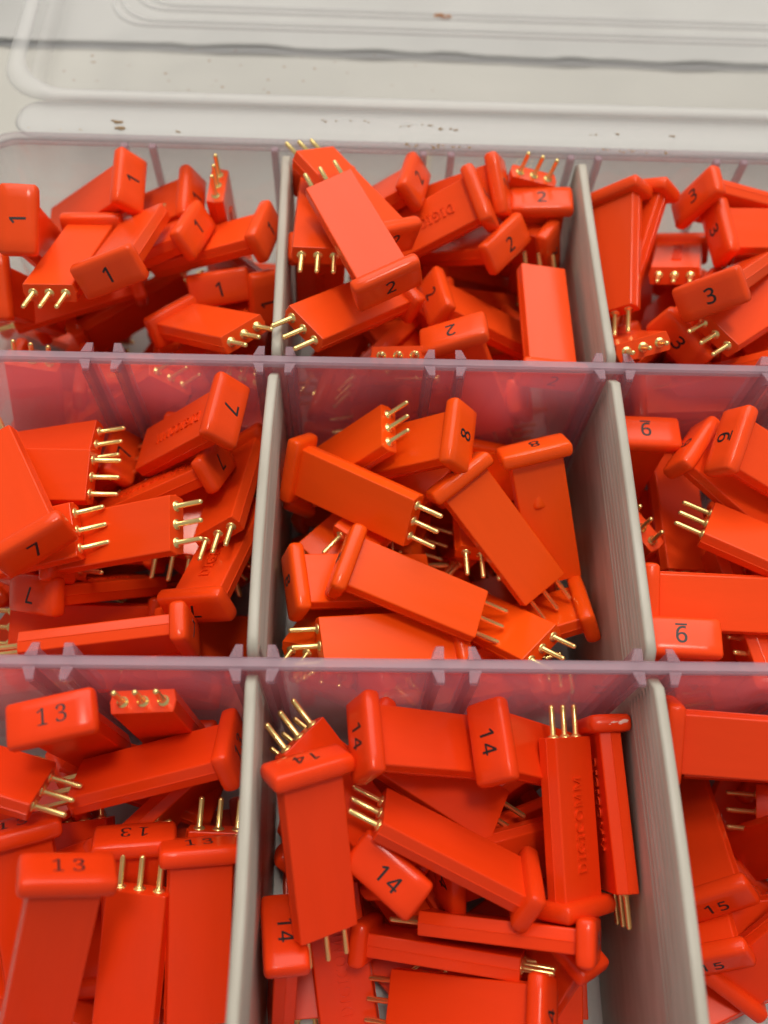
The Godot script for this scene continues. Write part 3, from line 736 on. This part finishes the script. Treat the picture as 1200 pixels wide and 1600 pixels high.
func build_dividers() -> void:
	# three loose ivory dividers stand in each of the two rib columns
	var spans := [[WALL_REAR + 0.9, WALL_MID - 0.9], [WALL_MID + 0.9, WALL_FRONT - 0.9], [WALL_FRONT + 0.9, WALL_END - 0.9]]
	var tops := [[[-0.2, 0.0, 0.3], [0.1, -0.4, -0.2], [-0.2, 0.3, 0.3]], [[50.1, 50.2, 50.6], [50.6, 50.6, 50.4], [50.7, 50.8, 50.3]], [[100.9, 101.1, 101.0], [101.0, 100.8, 101.0], [100.8, 101.1, 101.0]]]
	var between := [["ones and twos", "sevens and eights", "thirteens and fourteens"], ["twos and threes", "eights and nines", "fourteens and fifteens"], ["threes and the empty one beyond", "nines and the empty one beyond", "fifteens and the empty one beyond"]]
	for c in 3:
		for r in 3:
			var o := base("divider")
			tag(o, "thin ivory divider standing between the compartments of %s" % between[c][r], "divider", "ivory dividers of the box")
			var z0: float = spans[r][0]
			var z1: float = spans[r][1]
			var st := st_new(true)
			var rings := []
			var n := 28
			for i in n + 1:
				var u := float(i) / n
				var t: Array = tops[c][r]
				var x: float = t[0] * (1 - u) * (1 - 2 * u) + t[1] * 4 * u * (1 - u) + t[2] * u * (2 * u - 1)
				var z := lerpf(z0, z1, u)
				var d: float = min(z - z0, z1 - z)
				var top: float = -0.7 - 1.6 * pow(maxf(0.0, 1.0 - d / 1.6), 2.0)
				var xb: float = lerpf(t[0], t[2], u)
				rings.append([Vector3(xb - 0.7, FLOOR_Y + 0.9, z), Vector3(x - 0.75, top - 0.35, z), Vector3(x - 0.6, top - 0.1, z), Vector3(x - 0.35, top, z), Vector3(x + 0.35, top, z), Vector3(x + 0.6, top - 0.1, z), Vector3(x + 0.75, top - 0.35, z), Vector3(xb + 0.7, FLOOR_Y + 0.9, z)])
			rings_into(st, rings)
			st.set_smooth_group(-1)
			var panel := put("panel", done(st), M.divider, o)
			# fine moulded ribs that run along both faces
			for s in [-1.0, 1.0]:
				for k in 7:
					var y := -2.4 - k * 1.35
					var lst := st_new(true)
					var lr := []
					for i in n + 1:
						var u := 0.02 + 0.96 * float(i) / n
						var t: Array = tops[c][r]
						var x: float = t[0] * (1 - u) * (1 - 2 * u) + t[1] * 4 * u * (1 - u) + t[2] * u * (2 * u - 1)
						var f := (y + 1.0) / (FLOOR_Y + 1.9)
						x = lerpf(x, lerpf(t[0], t[2], u), f) + s * 0.72
						var z := lerpf(z0, z1, u)
						lr.append([Vector3(x - s * 0.1, y - 0.14, z), Vector3(x + s * 0.15, y, z), Vector3(x - s * 0.1, y + 0.14, z)] if s > 0 else [Vector3(x - s * 0.1, y + 0.14, z), Vector3(x + s * 0.15, y, z), Vector3(x - s * 0.1, y - 0.14, z)])
					rings_into(lst, lr)
					put("moulded_line", done(lst), M.divider, panel)

func build_surroundings() -> void:
	var st := st_new(false)
	quad(st, Vector3(-900, -43.6, -900), Vector3(900, -43.6, -900), Vector3(900, -43.6, 600), Vector3(-900, -43.6, 600))
	tag(put("tabletop", done(st), M.table), "pale beige tabletop under the clear box", "", "", "structure")
	# grey mat seen through the lid, front edge curled to make a shadow line
	var top := st_new(true)
	var fold := st_new(true)
	var nz := FastNoiseLite.new()
	nz.seed = 4
	nz.frequency = 0.02
	var rows := []
	var roll := []
	for i in 121:
		var x := -200.0 + i * 4.0
		var z := -145.6 + 0.004 * (x + 60.0) + nz.get_noise_1d(x) * 1.2
		var lift := 0.5 + maxf(0.0, nz.get_noise_1d(x * 1.7 + 300.0)) * 1.6
		rows.append([Vector3(x, -43.1, -420.0), Vector3(x, -43.1, z - 8.0), Vector3(x, -43.0 + lift, z - 1.2)])
		var ring := []
		for k in 8:
			var a := TAU * k / 8.0
			ring.append(Vector3(x, -43.35 + lift * 0.4 + sin(a) * (0.12 + lift * 0.25), z + cos(a) * (0.22 + lift * 0.2)))
		roll.append(ring)
	for i in rows.size() - 1:
		for k in 2: quad(top, rows[i][k], rows[i + 1][k], rows[i + 1][k + 1], rows[i][k + 1])
	rings_into(fold, roll)
	var sheet := base("desk_mat")
	tag(sheet, "large grey mat behind the box, wavy front edge added as a dark shadow line", "mat")
	put("mat_surface", done(top), M.sheet, sheet)
	put("mat_edge", done(fold), M.fold, sheet)

func lump(st: SurfaceTool, c: Vector3, s: Vector3) -> void:
	var rings := []
	for k in 4:
		var a := PI * 0.5 * k / 3.0
		var ring := []
		for i in 7:
			var b := TAU * i / 7.0
			var w := rng.randf_range(0.75, 1.2)
			ring.append(c + Vector3(cos(b) * cos(a) * s.x * w, sin(a) * s.y, sin(b) * cos(a) * s.z * w))
		rings.append(ring)
	rings_into(st, rings, false, true)

func build_dirt() -> void:
	var st := st_new(true)
	# crumbs on the hinge strip and rear edge: x, z, how many, spread
	for g in [[-29.5, -69.2, 4, 0.9, 0.35], [-28.2, -67.6, 5, 1.0, 0.4], [-18.6, -67.2, 2, 0.5, 0.3], [11.0, -71.0, 6, 5.5, 0.16], [22.0, -70.3, 9, 3.0, 0.15], [27.5, -69.6, 10, 2.0, 0.17], [54.0, -69.4, 6, 4.5, 0.15], [66.5, -69.5, 2, 0.5, 0.35], [-40.0, -66.9, 4, 6.0, 0.12]]:
		for k in int(g[2]):
			var s: float = g[4] * rng.randf_range(0.5, 1.2)
			lump(st, Vector3(g[0] + rng.randf_range(-1, 1) * g[3], -0.52, g[1] + rng.randf_range(-0.35, 0.35)), Vector3(s * 1.5, s * 0.4, s))
	for k in 34:
		var s := rng.randf_range(0.08, 0.22)
		lump(st, Vector3(rng.randf_range(20.0, 31.0) if k < 20 else rng.randf_range(50.0, 66.0), 0.0, WALL_REAR + rng.randf_range(-0.5, 0.5)), Vector3(s * 1.6, s * 0.4, s))
	var o := put("dirt", done(st), M.dirt)
	tag(o, "brown specks of dirt along the hinge of the box", "dirt", "", "stuff")
	var st2 := st_new(true)
	for k in 4: lump(st2, Vector3(27.3 + k * 0.75, -8.78, -111.4 + rng.randf_range(-0.4, 0.4)), Vector3(0.8, 0.5, 0.55))
	tag(put("crumb", done(st2), M.crumb), "orange brown crumb lying on the clear lid by its ridge", "crumb")
	var st3 := st_new(true)
	for k in 46:
		var s := rng.randf_range(0.08, 0.24)
		lump(st3, Vector3(rng.randf_range(-45.0, 10.0) + maxf(0.0, rng.randf_range(-60.0, 40.0)), -8.78, rng.randf_range(-100.0, -82.0)), Vector3(s * 1.5, s * 0.3, s))
	tag(put("lid_dirt", done(st3), M.dirt), "faint scattered specks of dirt on the clear lid", "dirt", "", "stuff")

func _ready() -> void:
	rng.seed = 77
	# ---- camera
	var cam := Camera3D.new()
	cam.name = "camera"
	cam.transform = Transform3D(Basis(Vector3(0.999412, 0.034290, -0.000157), Vector3(-0.015334, 0.442825, -0.896477), Vector3(-0.030671, 0.895952, 0.443090)), Vector3(0.012608, 0.107233, 0.057581))
	var focal := 12.0 / tan(deg_to_rad(59.93 / 2.0))
	var lens := CameraAttributesPhysical.new()
	lens.frustum_focal_length = focal
	lens.frustum_near = 0.01
	lens.frustum_far = 8.0
	lens.frustum_focus_distance = 0.124
	lens.exposure_aperture = focal / 2.1
	cam.near = 0.01
	cam.far = 8.0
	cam.fov = 59.93
	cam.attributes = lens
	add_child(cam)
	cam.current = true
	# ---- surroundings' light: one ceiling light behind the box, dim room, plus an added spot
	var env := Environment.new()
	env.background_mode = Environment.BG_COLOR
	env.background_color = Color(0.28, 0.276, 0.268).linear_to_srgb()
	env.tonemap_mode = Environment.TONE_MAPPER_LINEAR
	env.tonemap_exposure = 1.08
	env.sdfgi_enabled = true
	env.ssao_enabled = true
	env.ssil_enabled = true
	var we := WorldEnvironment.new()
	we.name = "world"
	we.environment = env
	add_child(we)
	var lamp := AreaLight3D.new()
	lamp.name = "ceiling_light"
	lamp.area_size = Vector2(1.1, 0.72)
	lamp.light_color = Color(1.0, 0.97, 0.93)
	lamp.light_energy = 1.0
	lamp.area_normalize_energy = false
	lamp.shadow_enabled = true
	add_child(lamp)
	lamp.look_at_from_position(Vector3(0.06, 0.74, -0.60), Vector3(0.02, 0.0, -0.02))
	var spot := SpotLight3D.new()  # added spot, no such lamp known; its falloff darkens the front row
	spot.name = "added_falloff_spot"
	spot.light_color = Color(1.0, 0.96, 0.90)
	spot.light_energy = 2.7
	spot.light_size = 0.25
	spot.spot_angle = 7.0
	spot.spot_range = 3.0
	spot.spot_attenuation = 2.0
	spot.spot_angle_attenuation = 1.0
	spot.shadow_enabled = true
	add_child(spot)
	spot.look_at_from_position(Vector3(0.06, 0.80, -0.12), Vector3(0.03, 0.0, -0.025))
	# ---- the place and the things
	materials()
	build_surroundings()
	build_box()
	build_dividers()
	build_plugs()
	build_dirt()
